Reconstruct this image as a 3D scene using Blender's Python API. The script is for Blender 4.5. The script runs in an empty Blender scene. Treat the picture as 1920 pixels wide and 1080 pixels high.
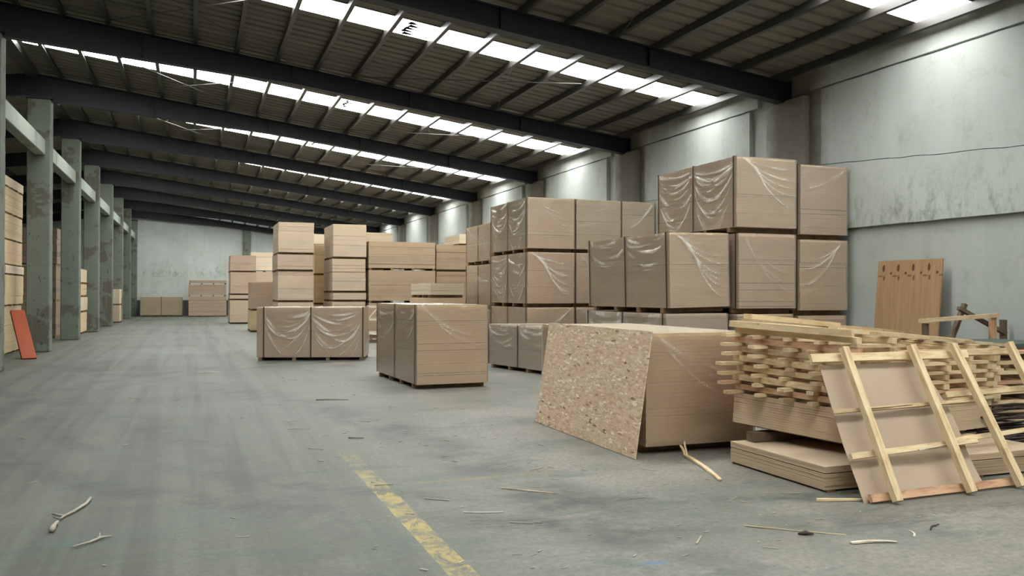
import bpy, bmesh, math, random
from mathutils import Vector, Matrix
R = random.Random(7)
PI = math.pi
C = bpy.context.scene.collection
sc = bpy.context.scene

# ------------------------------------------------------------------ camera, sky, exposure
cd = bpy.data.cameras.new('camera'); cam = bpy.data.objects.new('camera', cd); C.objects.link(cam)
F_PX, YAW, PITCH, ROLL, EYE = 1606.7, math.radians(20.424), math.radians(.376), math.radians(.114), 1.534
cd.sensor_width = 36; cd.lens = F_PX / 1920 * 36; cd.clip_end = 300; cd.clip_start = .05
fw = Vector((math.sin(YAW)*math.cos(PITCH), math.cos(YAW)*math.cos(PITCH), math.sin(PITCH)))
rt = Vector((math.cos(YAW), -math.sin(YAW), 0)); up = rt.cross(fw)
r2 = math.cos(ROLL)*rt + math.sin(ROLL)*up; u2 = -math.sin(ROLL)*rt + math.cos(ROLL)*up
m = Matrix((r2, u2, -fw)).transposed().to_4x4(); m.translation = (0, 0, EYE)
cam.matrix_world = m
sc.camera = cam
w = bpy.data.worlds.new('overcast sky'); sc.world = w; w.use_nodes = True
w.node_tree.nodes['Background'].inputs[0].default_value = (.86, .93, 1, 1)
w.node_tree.nodes['Background'].inputs[1].default_value = 1.0
SKYLIGHT = 19.0          # daylight carried by the translucent roof sheets
sc.view_settings.view_transform = 'Standard'; sc.view_settings.look = 'None'
sc.view_settings.gamma = 1; sc.view_settings.use_curve_mapping = False
sc.view_settings.exposure = 0.0

# ------------------------------------------------------------------ node helper and materials
def lin(r, g, b):
    f = lambda c: (c/255/12.92) if c <= 10 else ((c/255+.055)/1.055)**2.4
    return (f(r), f(g), f(b), 1)
class NT:
    def __init__(s, name):
        s.m = bpy.data.materials.new(name); s.m.use_nodes = True; s.t = s.m.node_tree; s.t.nodes.clear()
        s.out = s.n('ShaderNodeOutputMaterial')
    def n(s, typ, **kw):
        x = s.t.nodes.new(typ)
        for k, v in kw.items(): setattr(x, k, v)
        return x
    def put(s, sock, v):
        if hasattr(v, 'is_output') or isinstance(v, bpy.types.NodeSocket): s.t.links.new(v, sock)
        elif v is not None: sock.default_value = v
    def obj(s): return s.n('ShaderNodeTexCoord').outputs['Object']
    def uv(s): return s.n('ShaderNodeTexCoord').outputs['UV']
    def pos(s): return s.n('ShaderNodeNewGeometry').outputs['Position']
    def map(s, vec, scale=(1,1,1), rot=(0,0,0), loc=(0,0,0)):
        x = s.n('ShaderNodeMapping'); s.put(x.inputs[0], vec)
        x.inputs['Location'].default_value = loc; x.inputs['Rotation'].default_value = rot; x.inputs['Scale'].default_value = scale
        return x.outputs[0]
    def sep(s, vec):
        x = s.n('ShaderNodeSeparateXYZ'); s.put(x.inputs[0], vec); return x.outputs
    def noise(s, vec, scale=5, detail=4, rough=.55, dist=0):
        x = s.n('ShaderNodeTexNoise'); s.put(x.inputs['Vector'], vec)
        x.inputs['Scale'].default_value = scale; x.inputs['Detail'].default_value = detail
        x.inputs['Roughness'].default_value = rough; x.inputs['Distortion'].default_value = dist
        return x.outputs['Fac']
    def voro(s, vec, scale=5, out='Color'):
        x = s.n('ShaderNodeTexVoronoi'); s.put(x.inputs['Vector'], vec); x.inputs['Scale'].default_value = scale
        return x.outputs[out]
    def ramp(s, fac, *stops):
        x = s.n('ShaderNodeValToRGB'); s.put(x.inputs[0], fac); e = x.color_ramp.elements
        while len(e) < len(stops): e.new(.5)
        for i, (p, c) in enumerate(stops):
            e[i].position = p; e[i].color = c if not isinstance(c, (int, float)) else (c, c, c, 1)
        return x.outputs[0]
    def mix(s, fac, a, b, blend='MIX'):
        x = s.n('ShaderNodeMix', data_type='RGBA', blend_type=blend)
        s.put(x.inputs[0], fac); s.put(x.inputs[6], a); s.put(x.inputs[7], b); return x.outputs[2]
    def math(s, op, a, b=0.0, clamp=False):
        x = s.n('ShaderNodeMath', operation=op, use_clamp=clamp); s.put(x.inputs[0], a); s.put(x.inputs[1], b); return x.outputs[0]
    def bump(s, h, strength=.3, dist=.01):
        x = s.n('ShaderNodeBump'); s.put(x.inputs['Height'], h); x.inputs['Strength'].default_value = strength
        x.inputs['Distance'].default_value = dist; return x.outputs[0]
    def principled(s, col, rough=.6, normal=None, spec=.3, metal=0):
        x = s.n('ShaderNodeBsdfPrincipled'); s.put(x.inputs['Base Color'], col); s.put(x.inputs['Roughness'], rough)
        x.inputs['Specular IOR Level'].default_value = spec; x.inputs['Metallic'].default_value = metal
        if normal is not None: s.put(x.inputs['Normal'], normal)
        s.t.links.new(x.outputs[0], s.out.inputs[0]); return s.m

def mat_floor():
    t = NT('worn painted concrete'); p = t.pos()
    X, Y, Z = t.sep(p)
    big = t.noise(p, .35, 5, .6)
    base = t.ramp(big, (.3, lin(85,90,79)), (.55, lin(99,101,92)), (.75, lin(108,107,98)))
    # dusty beige on the right hand side, paled further to paint in brighter light
    dust_light = t.math('MULTIPLY', t.ramp(t.math('MULTIPLY', X, .18), (.1, 0.0), (.6, 1.0)), t.ramp(t.noise(p, .7, 6, .65), (.3, .25), (.6, 1.0)))
    base = t.mix(dust_light, base, lin(139,135,126))
    # remnants of green and blue paint
    g = t.ramp(t.noise(t.map(p, (.55, 1.1, 1), (0, 0, .35)), 1.1, 7, .68, .6), (.52, 0.0), (.68, .75))
    gfar = t.ramp(t.math('MULTIPLY', Y, .05), (.1, 1.0), (.9, .25))
    base = t.mix(t.math('MULTIPLY', g, gfar), base, lin(72,87,77))
    b = t.ramp(t.noise(t.map(p, (.5, 1.2, 1), (0, 0, .25), (3, 7, 0)), 1.0, 7, .7, .4), (.6, 0.0), (.72, .6))
    base = t.mix(t.math('MULTIPLY', b, gfar), base, lin(71,82,88))
    # long streaks left by wheels along the aisle
    st = t.noise(t.map(p, (2.2, .07, 1), (0, 0, .03)), 1.3, 5, .6, .3)
    base = t.mix(t.math('MULTIPLY', t.ramp(st, (.44, 0.0), (.6, .75)), t.ramp(t.math('ADD', t.math('MULTIPLY', X, .1), .5), (.56, 1.0), (.68, .1))), base, lin(70,72,64))
    st2 = t.noise(t.map(p, (.12, 1.6, 1), (0, 0, -.25)), 1.2, 5, .6, .4)
    base = t.mix(t.ramp(st2, (.54, 0.0), (.7, .25)), base, lin(118,115,106))
    teal = t.ramp(t.noise(t.map(p, (.7, 1.6, 1), (0, 0, .3), (8, 2, 0)), 1.5, 7, .72, .5), (.56, 0.0), (.66, .65))
    base = t.mix(t.math('MULTIPLY', teal, t.ramp(t.math('MULTIPLY', Y, .1), (.55, 1.0), (1.0, .1))), base, lin(65,92,81))
    bs = t.n('ShaderNodeVectorMath', operation='DISTANCE'); t.put(bs.inputs[0], t.map(p, (.55, 1.4, 0))); bs.inputs[1].default_value = (2.48*.55, 4.31*1.4, 0)
    bd = t.math('ADD', bs.outputs['Value'], t.math('MULTIPLY', t.noise(p, 9, 4), .09))
    base = t.mix(t.ramp(bd, (.07, .7), (.1, 0.0)), base, lin(72,107,146))
    # curved tyre tracks
    def arc(cx, cy, r, wd, amt, col, treads):
        nonlocal base
        dx = t.math('SUBTRACT', X, cx); dy = t.math('SUBTRACT', Y, cy)
        d = t.math('SQRT', t.math('ADD', t.math('MULTIPLY', dx, dx), t.math('MULTIPLY', dy, dy)))
        e = t.math('ABSOLUTE', t.math('SUBTRACT', d, r))
        k = t.ramp(t.math('DIVIDE', e, wd), (.35, 1.0), (1.0, 0.0))
        k = t.math('MULTIPLY', k, t.ramp(t.noise(p, 1.3, 5, .7), (.4, 0.0), (.6, amt)))
        if treads: k = t.math('MULTIPLY', k, t.ramp(t.noise(t.map(p, (3, 14, 1), (0, 0, .5)), 2, 2), (.35, .35), (.6, 1.0)))
        base = t.mix(k, base, col)
    arc(5.6, 12.5, 8.0, .26, 1.0, lin(63,65,57), True)
    arc(5.6, 12.5, 7.3, .2, .8, lin(68,70,62), True)
    arc(-22, 4.5, 24.6, .5, .85, lin(70,72,68), False)
    arc(-20, 3, 21.0, .4, .7, lin(71,74,67), False)
    arc(-2, 30, 26, .4, .5, lin(117,113,104), False)
    # fine speckle, scratches and grime
    fine = t.noise(p, 22, 6, .75)
    base = t.mix(t.ramp(fine, (.35, .45), (.6, 0.0)), base, lin(65,67,60))
    spk = t.noise(p, 60, 2, .5)
    base = t.mix(t.ramp(spk, (.7, 0.0), (.74, .5)), base, lin(131,127,116))
    # yellow lane paint, worn through
    wear = t.ramp(t.noise(t.map(p, (1, .55, 1)), 9, 7, .78, .7), (.43, .05), (.54, 1.0))
    wear2 = t.ramp(t.noise(t.map(p, (.3, 1, 1), (0,0,.4)), 5, 4, .6), (.36, .15), (.55, 1.0))
    ex = t.math('ABSOLUTE', t.math('SUBTRACT', t.math('ADD', X, t.math('MULTIPLY', t.noise(p, 3, 3), .03)), 1.405))
    line = t.math('MULTIPLY', t.math('LESS_THAN', ex, .078), t.ramp(t.math('MULTIPLY', Y, .1), (.66, 1.0), (.86, 0.0)))
    line = t.math('MULTIPLY', line, t.math('MULTIPLY', wear, wear2))
    base = t.mix(t.math('MULTIPLY', line, .8), base, lin(167,147,81))
    ey = t.math('ABSOLUTE', t.math('SUBTRACT', Y, 6.78))
    l2 = t.math('MULTIPLY', t.math('LESS_THAN', ey, .03), t.math('MULTIPLY', t.math('GREATER_THAN', X, 1.6), t.math('LESS_THAN', X, 2.9)))
    base = t.mix(t.math('MULTIPLY', l2, t.math('MULTIPLY', wear, .7)), base, lin(124,112,73))
    rough = t.ramp(big, (.3, .5), (.7, .7))
    return t.principled(base, rough, t.bump(fine, .25, .006), .22)

def mat_board(name, edge, edge2, top, line=.5):
    t = NT(name); p = t.obj()
    e = t.noise(t.map(p, (1.2, 1.2, 55)), 1.4, 3, .6)
    big = t.noise(p, 1.6, 3)
    col = t.mix(t.ramp(big, (.35, 0.0), (.65, 1.0)), edge, edge2)
    col = t.mix(t.ramp(e, (.3, line), (.55, 0.0)), col, t.mix(.45, edge, (.05, .035, .02, 1)))
    lots = t.noise(t.map(p, (.03, .03, 3.2)), 1.1, 1, .5)
    col = t.mix(t.ramp(lots, (.44, .0), (.5, .42)), col, t.mix(.5, edge2, lin(190,156,122)))
    spots = t.noise(t.map(p, (6, 6, 40)), 2, 4, .7)
    col = t.mix(t.ramp(spots, (.62, 0.0), (.75, .35)), col, t.mix(.6, edge, (.9, .8, .65, 1)))
    nz = t.sep(t.n('ShaderNodeNewGeometry').outputs['Normal'])[2]
    tp = t.mix(t.ramp(t.noise(p, 9, 5), (.4, 0.0), (.65, .4)), top, edge)
    col = t.mix(t.math('GREATER_THAN', nz, .8), col, tp)
    return t.principled(col, .7, t.bump(e, .15, .003), .2)

def mat_wood(name, a, b, c, scale=1.0, stretch=(1, 1, 1)):
    t = NT(name); p = t.obj()
    oi = t.n('ShaderNodeObjectInfo').outputs['Random']
    q = t.map(p, stretch)
    g = t.noise(q, 4*scale, 6, .65, .6)
    col = t.ramp(g, (.3, c), (.48, a), (.7, b))
    col = t.mix(t.math('MULTIPLY', oi, .45), col, t.mix(.5, c, b), 'MIX')
    kn = t.voro(t.map(p, (1.5, 5, 5)), 2.2, 'Distance')
    col = t.mix(t.ramp(kn, (.03, .8), (.08, 0.0)), col, t.mix(.6, c, (.03, .015, .008, 1)))
    return t.principled(col, .72, t.bump(g, .3, .004), .2)

def mat_concrete(name, paint, bare, spots, amount=.5, sc_=1.0):
    t = NT(name); p = t.obj(); oi = t.n('ShaderNodeObjectInfo').outputs['Random']
    pr = t.n('ShaderNodeVectorMath', operation='ADD'); t.put(pr.inputs[0], p)
    cmb = t.n('ShaderNodeCombineXYZ'); t.put(cmb.inputs[0], t.math('MULTIPLY', oi, 37.0)); t.put(cmb.inputs[2], t.math('MULTIPLY', oi, 91.0))
    t.put(pr.inputs[1], cmb.outputs[0]); q = pr.outputs[0]
    n1 = t.noise(q, .8*sc_, 6, .62, .3)
    col = t.mix(t.ramp(t.noise(q, 2.6, 5), (.35, 0.0), (.7, .5)), paint, t.mix(.5, paint, bare))
    col = t.mix(t.ramp(n1, (amount, 0.0), (amount+.025, .85)), col, bare)
    n2 = t.noise(t.map(q, (1, 1, .6)), 6, 3, .6)
    col = t.mix(t.ramp(n2, (.66, 0.0), (.7, .7)), col, spots)
    drip = t.noise(t.map(q, (9, 9, .35)), 1, 4)
    col = t.mix(t.ramp(drip, (.52, 0.0), (.75, .45)), col, t.mix(.5, bare, (.25, .27, .24, 1)))
    return t.principled(col, .75, t.bump(t.noise(q, 18, 5), .35, .01), .2)

def mat_wall():
    t = NT('whitewashed concrete wall'); p = t.pos(); X, Y, Z = t.sep(p)
    col = t.ramp(t.noise(p, .5, 5, .6), (.3, lin(172,177,171)), (.7, lin(190,195,190)))
    drip = t.noise(t.map(p, (3.5, 3.5, .16)), 1, 6, .65)
    col = t.mix(t.ramp(drip, (.52, 0.0), (.8, .3)), col, lin(142,145,134))
    drip2 = t.noise(t.map(p, (7, 7, .1), loc=(4, 9, 2)), 1, 4, .6)
    col = t.mix(t.ramp(drip2, (.62, 0.0), (.8, .2)), col, lin(218,222,218))
    # brown damp at each column line and along the eaves
    dy = t.math('ABSOLUTE', t.math('SUBTRACT', t.math('FRACT', t.math('DIVIDE', t.math('SUBTRACT', Y, 12.62-3.065), 6.13)), .5))
    damp = t.math('ADD', dy, t.math('MULTIPLY', t.math('SUBTRACT', t.noise(p, 1.4, 6, .7), .5), .14))
    k = t.ramp(damp, (.06, .85), (.15, 0.0))
    k = t.math('MULTIPLY', k, t.ramp(t.math('MULTIPLY', Z, .18), (.45, .25), (.72, 1.0)))
    k = t.math('MULTIPLY', k, t.math('GREATER_THAN', X, 9.5))
    col = t.mix(k, col, lin(100,90,74))
    top = t.math('ADD', Z, t.math('MULTIPLY', t.noise(p, 1.8, 6, .7), .9))
    k2 = t.math('MULTIPLY', t.ramp(t.math('DIVIDE', top, 8.0), (.69, 0.0), (.76, .7)), t.math('GREATER_THAN', X, 9.5))
    col = t.mix(k2, col, lin(138,130,114))
    band = t.math('MULTIPLY', t.math('GREATER_THAN', Z, 2.6), t.ramp(t.math('SUBTRACT', Z, 2.6), (.3, 1.0), (1.0, 0.0)))
    stn = t.ramp(t.noise(t.map(p, (2.2, 2.2, 1.1)), 2.2, 7, .75, .4), (.5, 0.0), (.66, .7))
    col = t.mix(t.math('MULTIPLY', band, stn), col, lin(118,124,108))
    grime = t.ramp(t.noise(p, 2.4, 7, .75), (.54, 0.0), (.7, .4)); col = t.mix(grime, col, lin(140,142,132))
    low = t.ramp(t.math('MULTIPLY', Z, .25), (.0, .4), (.35, 0.0))
    col = t.mix(low, col, lin(150,152,150))
    return t.principled(col, .8, t.bump(t.noise(p, 14, 6, .7), .3, .008), .15)

def mat_flat(name, col, rough=.6, spec=.3, var=.25, metal=0, scale=4):
    t = NT(name); p = t.obj(); n = t.noise(p, scale, 5)
    c2 = tuple(v*(1-var) for v in col[:3]) + (1,)
    return t.principled(t.ramp(n, (.35, c2), (.65, col)), rough, t.bump(n, .12, .004), spec, metal)

def mat_roof():
    t = NT('profiled roof sheet'); p = t.pos()
    n = t.noise(t.map(p, (.25, 3, 1)), 1.2, 5)
    col = t.ramp(n, (.3, lin(98,95,84)), (.6, lin(118,112,98)), (.8, lin(128,117,101)))
    return t.principled(col, .6, None, .3)

def mat_skylight():
    t = NT('translucent skylight sheet'); p = t.pos()
    n = t.noise(t.map(p, (1, .4, 1)), 3, 3)
    e = t.n('ShaderNodeEmission'); t.put(e.inputs[0], t.ramp(n, (.3, (.93, .98, .96, 1)), (.7, (1, 1, .97, 1)))); e.inputs[1].default_value = SKYLIGHT
    t.t.links.new(e.outputs[0], t.out.inputs[0]); return t.m

def mat_film():
    t = NT('clear stretch film'); p = t.obj()
    n = t.noise(t.map(p, (1, 1, .7)), 5, 4, .6, 1.2)
    n2 = t.noise(p, 26, 3, .6, .5)
    bm_ = t.bump(t.math('ADD', n, t.math('MULTIPLY', n2, .15)), .35, .03)
    tr = t.n('ShaderNodeBsdfTransparent'); tr.inputs[0].default_value = (1, .985, .955, 1)
    df = t.n('ShaderNodeBsdfDiffuse'); df.inputs[0].default_value = (.95, .90, .80, 1); t.put(df.inputs['Normal'], bm_)
    gl = t.n('ShaderNodeBsdfGlossy'); gl.inputs[0].default_value = (1, 1, 1, 1); gl.inputs['Roughness'].default_value = .2; t.put(gl.inputs['Normal'], bm_)
    lw = t.n('ShaderNodeLayerWeight'); lw.inputs[0].default_value = .42; t.put(lw.inputs['Normal'], bm_)
    a = t.n('ShaderNodeMixShader'); at = t.n('ShaderNodeAttribute'); at.attribute_name = 'fold'; t.put(a.inputs[0], t.math('ADD', t.math('MULTIPLY', at.outputs['Fac'], .38), .14, True))
    t.t.links.new(tr.outputs[0], a.inputs[1]); t.t.links.new(df.outputs[0], a.inputs[2])
    b = t.n('ShaderNodeMixShader'); t.put(b.inputs[0], t.math('ADD', t.math('MULTIPLY', lw.outputs['Fresnel'], .75), .04, True))
    t.t.links.new(a.outputs[0], b.inputs[1]); t.t.links.new(gl.outputs[0], b.inputs[2])
    t.t.links.new(b.outputs[0], t.out.inputs[0]); return t.m

def mat_osb():
    t = NT('oriented strand board'); p = t.obj()
    dn = t.n('ShaderNodeTexNoise'); t.put(dn.inputs['Vector'], p); dn.inputs['Scale'].default_value = 7
    va = t.n('ShaderNodeVectorMath', operation='MULTIPLY_ADD'); t.put(va.inputs[0], dn.outputs['Color']); va.inputs[1].default_value = (.05,)*3; t.put(va.inputs[2], p)
    q = va.outputs[0]
    def lay(rot, s, sx):
        v = t.n('ShaderNodeTexVoronoi'); t.put(v.inputs['Vector'], t.map(q, (1, sx, 1), (rot, 0, 0))); v.inputs['Scale'].default_value = s
        return v
    a, b, c = lay(.25, 44, .28), lay(1.1, 50, .3), lay(-.6, 56, .26)
    pal = ((0.0, lin(184,154,126)), (.3, lin(206,180,150)), (.55, lin(216,196,166)), (.8, lin(200,168,142)), (1.0, lin(238,228,206)))
    ca = t.ramp(t.sep(a.outputs['Color'])[0], *pal); cb = t.ramp(t.sep(b.outputs['Color'])[1], *pal); cc = t.ramp(t.sep(c.outputs['Color'])[2], *pal)
    col = t.mix(t.math('GREATER_THAN', t.sep(a.outputs['Color'])[1], .45), ca, cb)
    col = t.mix(t.math('GREATER_THAN', t.sep(b.outputs['Color'])[2], .62), col, cc)
    dk = t.math('LESS_THAN', t.sep(c.outputs['Color'])[0], .015)
    col = t.mix(t.math('MULTIPLY', dk, .7), col, lin(86,60,38))
    pinks = t.ramp(t.noise(p, 3.2, 4), (.5, 0.0), (.68, .35)); col = t.mix(pinks, col, lin(202,162,140))
    grn = t.ramp(t.noise(t.map(p, loc=(3, 5, 8)), 2.5, 4), (.55, 0.0), (.72, .25)); col = t.mix(grn, col, lin(176,168,122))
    return t.principled(col, .65, t.bump(t.sep(a.outputs['Color'])[0], .3, .003), .25)

def mat_wallboard():
    t = NT('knotty plywood'); p = t.obj(); X, Y, Z = t.sep(p)     # x along the width, z up
    g = t.noise(t.map(p, (9, 9, .6)), 2, 5, .6)
    col = t.ramp(g, (.3, lin(156,124,90)), (.65, lin(174,142,108)))
    def knots(off, zc, per, rx, rz, amt):
        nonlocal col
        f = t.math('MULTIPLY', t.math('SUBTRACT', t.math('FRACT', t.math('ADD', t.math('DIVIDE', X, per), off)), .5), per/rx)
        h = t.math('DIVIDE', t.math('SUBTRACT', Z, zc), rz)
        d = t.math('ADD', t.math('MULTIPLY', f, f), t.math('MULTIPLY', h, h))
        d = t.math('ADD', d, t.math('MULTIPLY', t.math('SUBTRACT', t.noise(p, 30, 3), .5), 1.6))
        col = t.mix(t.ramp(t.math('MULTIPLY', d, .5), (.3, amt), (.6, 0.0)), col, lin(88,54,34))
    knots(.08, 1.94, .29, .026, .06, .95); knots(.56, 1.86, .29, .022, .022, .9); knots(.02, 1.79, .29, .022, .04, .7)
    knots(.3, 1.82, .29, .05, .016, .6)
    return t.principled(col, .6, None, .25)

M = dict(
    floor=mat_floor(), wall=mat_wall(), roof=mat_roof(), sky=mat_skylight(), film=mat_film(), osb=mat_osb(), wallboard=mat_wallboard(),
    steel=mat_flat('charcoal painted steel', lin(36,38,40), .5, .3), purlin=mat_flat('grey purlin steel', lin(64,62,58), .4, .4),
    rod=mat_flat('bare steel rod', lin(70,68,64), .4, .5),
    strap=mat_flat('brown packing strap', lin(72,52,42), .5, .3), bearer=mat_wood('bearer wood', lin(120,96,70), lin(142,116,86), lin(80,60,42)),
    tan=mat_board('tan fibreboard edges', lin(208,180,144), lin(216,190,156), lin(222,208,186), .3),
    pink=mat_board('pinkish fibreboard edges', lin(206,174,144), lin(212,184,154), lin(220,206,184), .3),
    brown=mat_board('brown fibreboard edges', lin(156,134,110), lin(164,143,119), lin(200,184,162), .25),
    bare=mat_board('bare fibreboard edges', lin(178,161,140), lin(186,169,149), lin(210,199,184), .25),
    bare_pink=mat_board('bare pinkish fibreboard edges', lin(172,151,132), lin(180,160,141), lin(206,194,178), .25),
    bare_pale=mat_board('bare pale board edges', lin(200,185,160), lin(208,194,170), lin(222,212,194), .2),
    yellow=mat_board('yellowish board edges', lin(198,178,138), lin(207,188,153), lin(225,213,188), .3),
    pale=mat_board('pale board edges', lin(215,198,171), lin(223,209,184), lin(231,225,207), .25),
    grey=mat_board('greyish board edges', lin(189,172,153), lin(197,180,164), lin(213,204,190), .25),
    dim=mat_board('shade darkened board edges', lin(120,108,96), lin(130,118,104), lin(160,150,136), .3),  # board colour darkened to paint in the shade of the aisle
    orange=mat_board('orange particle board edges', lin(206,170,122), lin(213,180,134), lin(229,215,185), .3),
    slab=mat_board('loose particle board slab', lin(196,172,142), lin(204,182,154), lin(198,178,152), .3),
    pine=mat_wood('pale sawn pine', lin(214,190,150), lin(228,210,176), lin(184,152,112), 1.0, (1.2, 6, 6)),
    pine2=mat_wood('weathered pine', lin(190,166,130), lin(208,186,152), lin(146,114,84), 1.0, (1.2, 6, 6)),
    pine3=mat_wood('reddish pine', lin(196,156,124), lin(212,178,146), lin(150,108,80), 1.0, (1.2, 6, 6)),
    dark_wood=mat_wood('dark old timber', lin(104,88,74), lin(128,110,92), lin(64,52,42), 1.0, (1.2, 6, 6)),
    white_wood=mat_wood('chalky pale timber', lin(206,196,178), lin(224,216,200), lin(166,152,130), 1.0, (1.2, 6, 6)),
    hardboard=mat_flat('thin hardboard', lin(180,160,138), .6, .25, .07, 0, 2.5),
    red=mat_flat('orange red painted board', lin(158,78,50), .6, .2, .14, 0, 3),
    red_edge=mat_flat('dark red board edge', lin(112,58,42), .6, .2),
    green=mat_flat('dark green board', lin(82,90,84), .6, .3),
    bark=mat_flat('dark bark', lin(82,72,68), .8, .2, .4, 0, 20),
    column=mat_concrete('green painted concrete', lin(110,117,105), lin(90,86,77), lin(52,54,48), .55, 1.5),
    beam=mat_concrete('pale painted concrete beam', lin(150,158,146), lin(126,126,114), lin(110,114,104), .62),
    pilaster=mat_wall(),
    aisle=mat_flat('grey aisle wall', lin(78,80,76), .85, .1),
    twig=mat_flat('pale stripped twig', lin(170,162,146), .7, .2),
    mark=mat_flat('bird litter', lin(9,9,8), 1, 0),
)

# ------------------------------------------------------------------ building helpers
def mesh_obj(name, bm, mt, parent=None, smooth=False):
    me = bpy.data.meshes.new(name); bm.normal_update(); bm.to_mesh(me); bm.free()
    me.materials.append(M[mt] if isinstance(mt, str) else mt)
    if smooth: me.polygons.foreach_set('use_smooth', [True]*len(me.polygons))
    o = bpy.data.objects.new(name, me); C.objects.link(o)
    if parent: o.parent = parent
    return o
def box(bm, x0, y0, z0, x1, y1, z1):
    v = [bm.verts.new(p) for p in ((x0,y0,z0),(x1,y0,z0),(x1,y1,z0),(x0,y1,z0),(x0,y0,z1),(x1,y0,z1),(x1,y1,z1),(x0,y1,z1))]
    for f in ((0,3,2,1),(4,5,6,7),(0,1,5,4),(1,2,6,5),(2,3,7,6),(3,0,4,7)): bm.faces.new([v[i] for i in f])
    return v
def bevel(bm, off=.01, seg=1):
    bmesh.ops.bevel(bm, geom=bm.edges[:], offset=off, segments=seg, affect='EDGES', profile=.6)
def bx(*a, bev=0):
    bm = bmesh.new(); box(bm, *a)
    if bev: bevel(bm, bev)
    return bm
def prism(profile, axis, a, b, bm=None):
    """profile = 2D points in the plane normal to the axis; extruded from a to b"""
    bm = bm or bmesh.new()
    def p3(u, v, t): return {'X': (t, u, v), 'Y': (u, t, v)}[axis]
    A = [bm.verts.new(p3(u, v, a)) for u, v in profile]; B = [bm.verts.new(p3(u, v, b)) for u, v in profile]
    n = len(profile)
    for i in range(n): bm.faces.new((A[i], A[(i+1) % n], B[(i+1) % n], B[i]))
    bm.faces.new(A[::-1]); bm.faces.new(B)
    bmesh.ops.recalc_face_normals(bm, faces=bm.faces[:])
    return bm
def empty(name, loc=(0,0,0), rz=0):
    o = bpy.data.objects.new(name, None); C.objects.link(o); o.location = loc; o.rotation_euler = (0, 0, rz)
    o.empty_display_size = .2; return o
def tag(o, label=None, cat=None, group=None, kind=None):
    if label: o['label'] = label
    if cat: o['category'] = cat
    if group: o['group'] = group
    if kind: o['kind'] = kind
    return o
def struct(o): o['kind'] = 'structure'; return o
def plank_bm(L, w, t, rng, seg=6, bend=.006, rough=.003, taper=0, flat=False):
    """a sawn board along +X from 0 to L, width w in Y, thickness t in Z (0..t), slightly bowed, waney and nicked"""
    bm = bmesh.new(); rings = []
    ph = rng.uniform(0, 6); by = rng.uniform(-bend, bend); bz = 0 if flat else rng.uniform(-bend, bend)*.5
    for i in range(seg+1):
        s = i/seg; x = L*s; k = 1 - taper*s
        oy = by*math.sin(PI*s); oz = abs(bz)*math.sin(PI*s)*.5
        j = lambda: rng.uniform(-rough, rough)
        ww = w*k*.5
        rings.append([bm.verts.new((x + (j() if 0 < i < seg else j()*2), oy-ww+j(), oz+0.0+abs(j())*.3)), bm.verts.new((x, oy+ww+j(), oz+abs(j())*.3)),
                      bm.verts.new((x, oy+ww+j(), oz+t*k+j()*.5)), bm.verts.new((x, oy-ww+j(), oz+t*k+j()*.5))])
    for a, b in zip(rings, rings[1:]):
        for q in range(4): bm.faces.new((a[q], a[(q+1) % 4], b[(q+1) % 4], b[q]))
    bm.faces.new(rings[0][::-1]); bm.faces.new(rings[-1])
    bmesh.ops.recalc_face_normals(bm, faces=bm.faces[:])
    return bm
def plank(name, mt, p0, p1, w, t, parent=None, rng=R, roll=0, **kw):
    """board from p0 to p1 (centre of its under side), roll turns it about its length"""
    p0, p1 = Vector(p0), Vector(p1); d = p1 - p0
    o = mesh_obj(name, plank_bm(d.length, w, t, rng, **kw), mt, parent)
    x = d.normalized(); z = Vector((0, 0, 1)) if abs(x.z) < .95 else Vector((0, -1, 0))
    y = z.cross(x).normalized(); z = x.cross(y)
    mm = Matrix((x, y, z)).transposed().to_4x4(); mm = mm @ Matrix.Rotation(roll, 4, 'X'); mm.translation = p0
    o.matrix_basis = mm
    return o
def tube_bm(pts, radii, n=6):
    bm = bmesh.new(); rings = []
    for i, p in enumerate(pts):
        p = Vector(p); a = Vector(pts[max(i-1, 0)]); b = Vector(pts[min(i+1, len(pts)-1)]); d = (b-a).normalized()
        s = d.cross(Vector((0, 0, 1)) if abs(d.z) < .9 else Vector((1, 0, 0))).normalized(); u = s.cross(d)
        r = radii[i] if isinstance(radii, (list, tuple)) else radii
        rings.append([bm.verts.new(p + r*(math.cos(2*PI*k/n)*s + math.sin(2*PI*k/n)*u)) for k in range(n)])
    for a, b in zip(rings, rings[1:]):
        for k in range(n): bm.faces.new((a[k], a[(k+1) % n], b[(k+1) % n], b[k]))
    bm.faces.new(rings[0][::-1]); bm.faces.new(rings[-1])
    bmesh.ops.recalc_face_normals(bm, faces=bm.faces[:])
    return bm

# ------------------------------------------------------------------ the hall
BAY, Y0 = 6.13, 12.96                 # frames stand at Y0 + k*BAY
XR, XL = 10.2, -3.75                  # right wall, left column line
ZE, SL = 5.5, .133                    # roof height at the right wall, slope
YB, YF = 62.3, -6.0                   # far and near end walls
XA = -13.5                            # far wall of the dark side aisle
zr = lambda x: ZE + SL*(10.17 - x) if x > XL else ZE + SL*(10.17 - XL) - SL*(XL - x)

bm = bmesh.new(); box(bm, XA-.2, YF-.2, -.2, XR+.4, YB+.3, 0); struct(mesh_obj('floor', bm, 'floor'))

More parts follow.
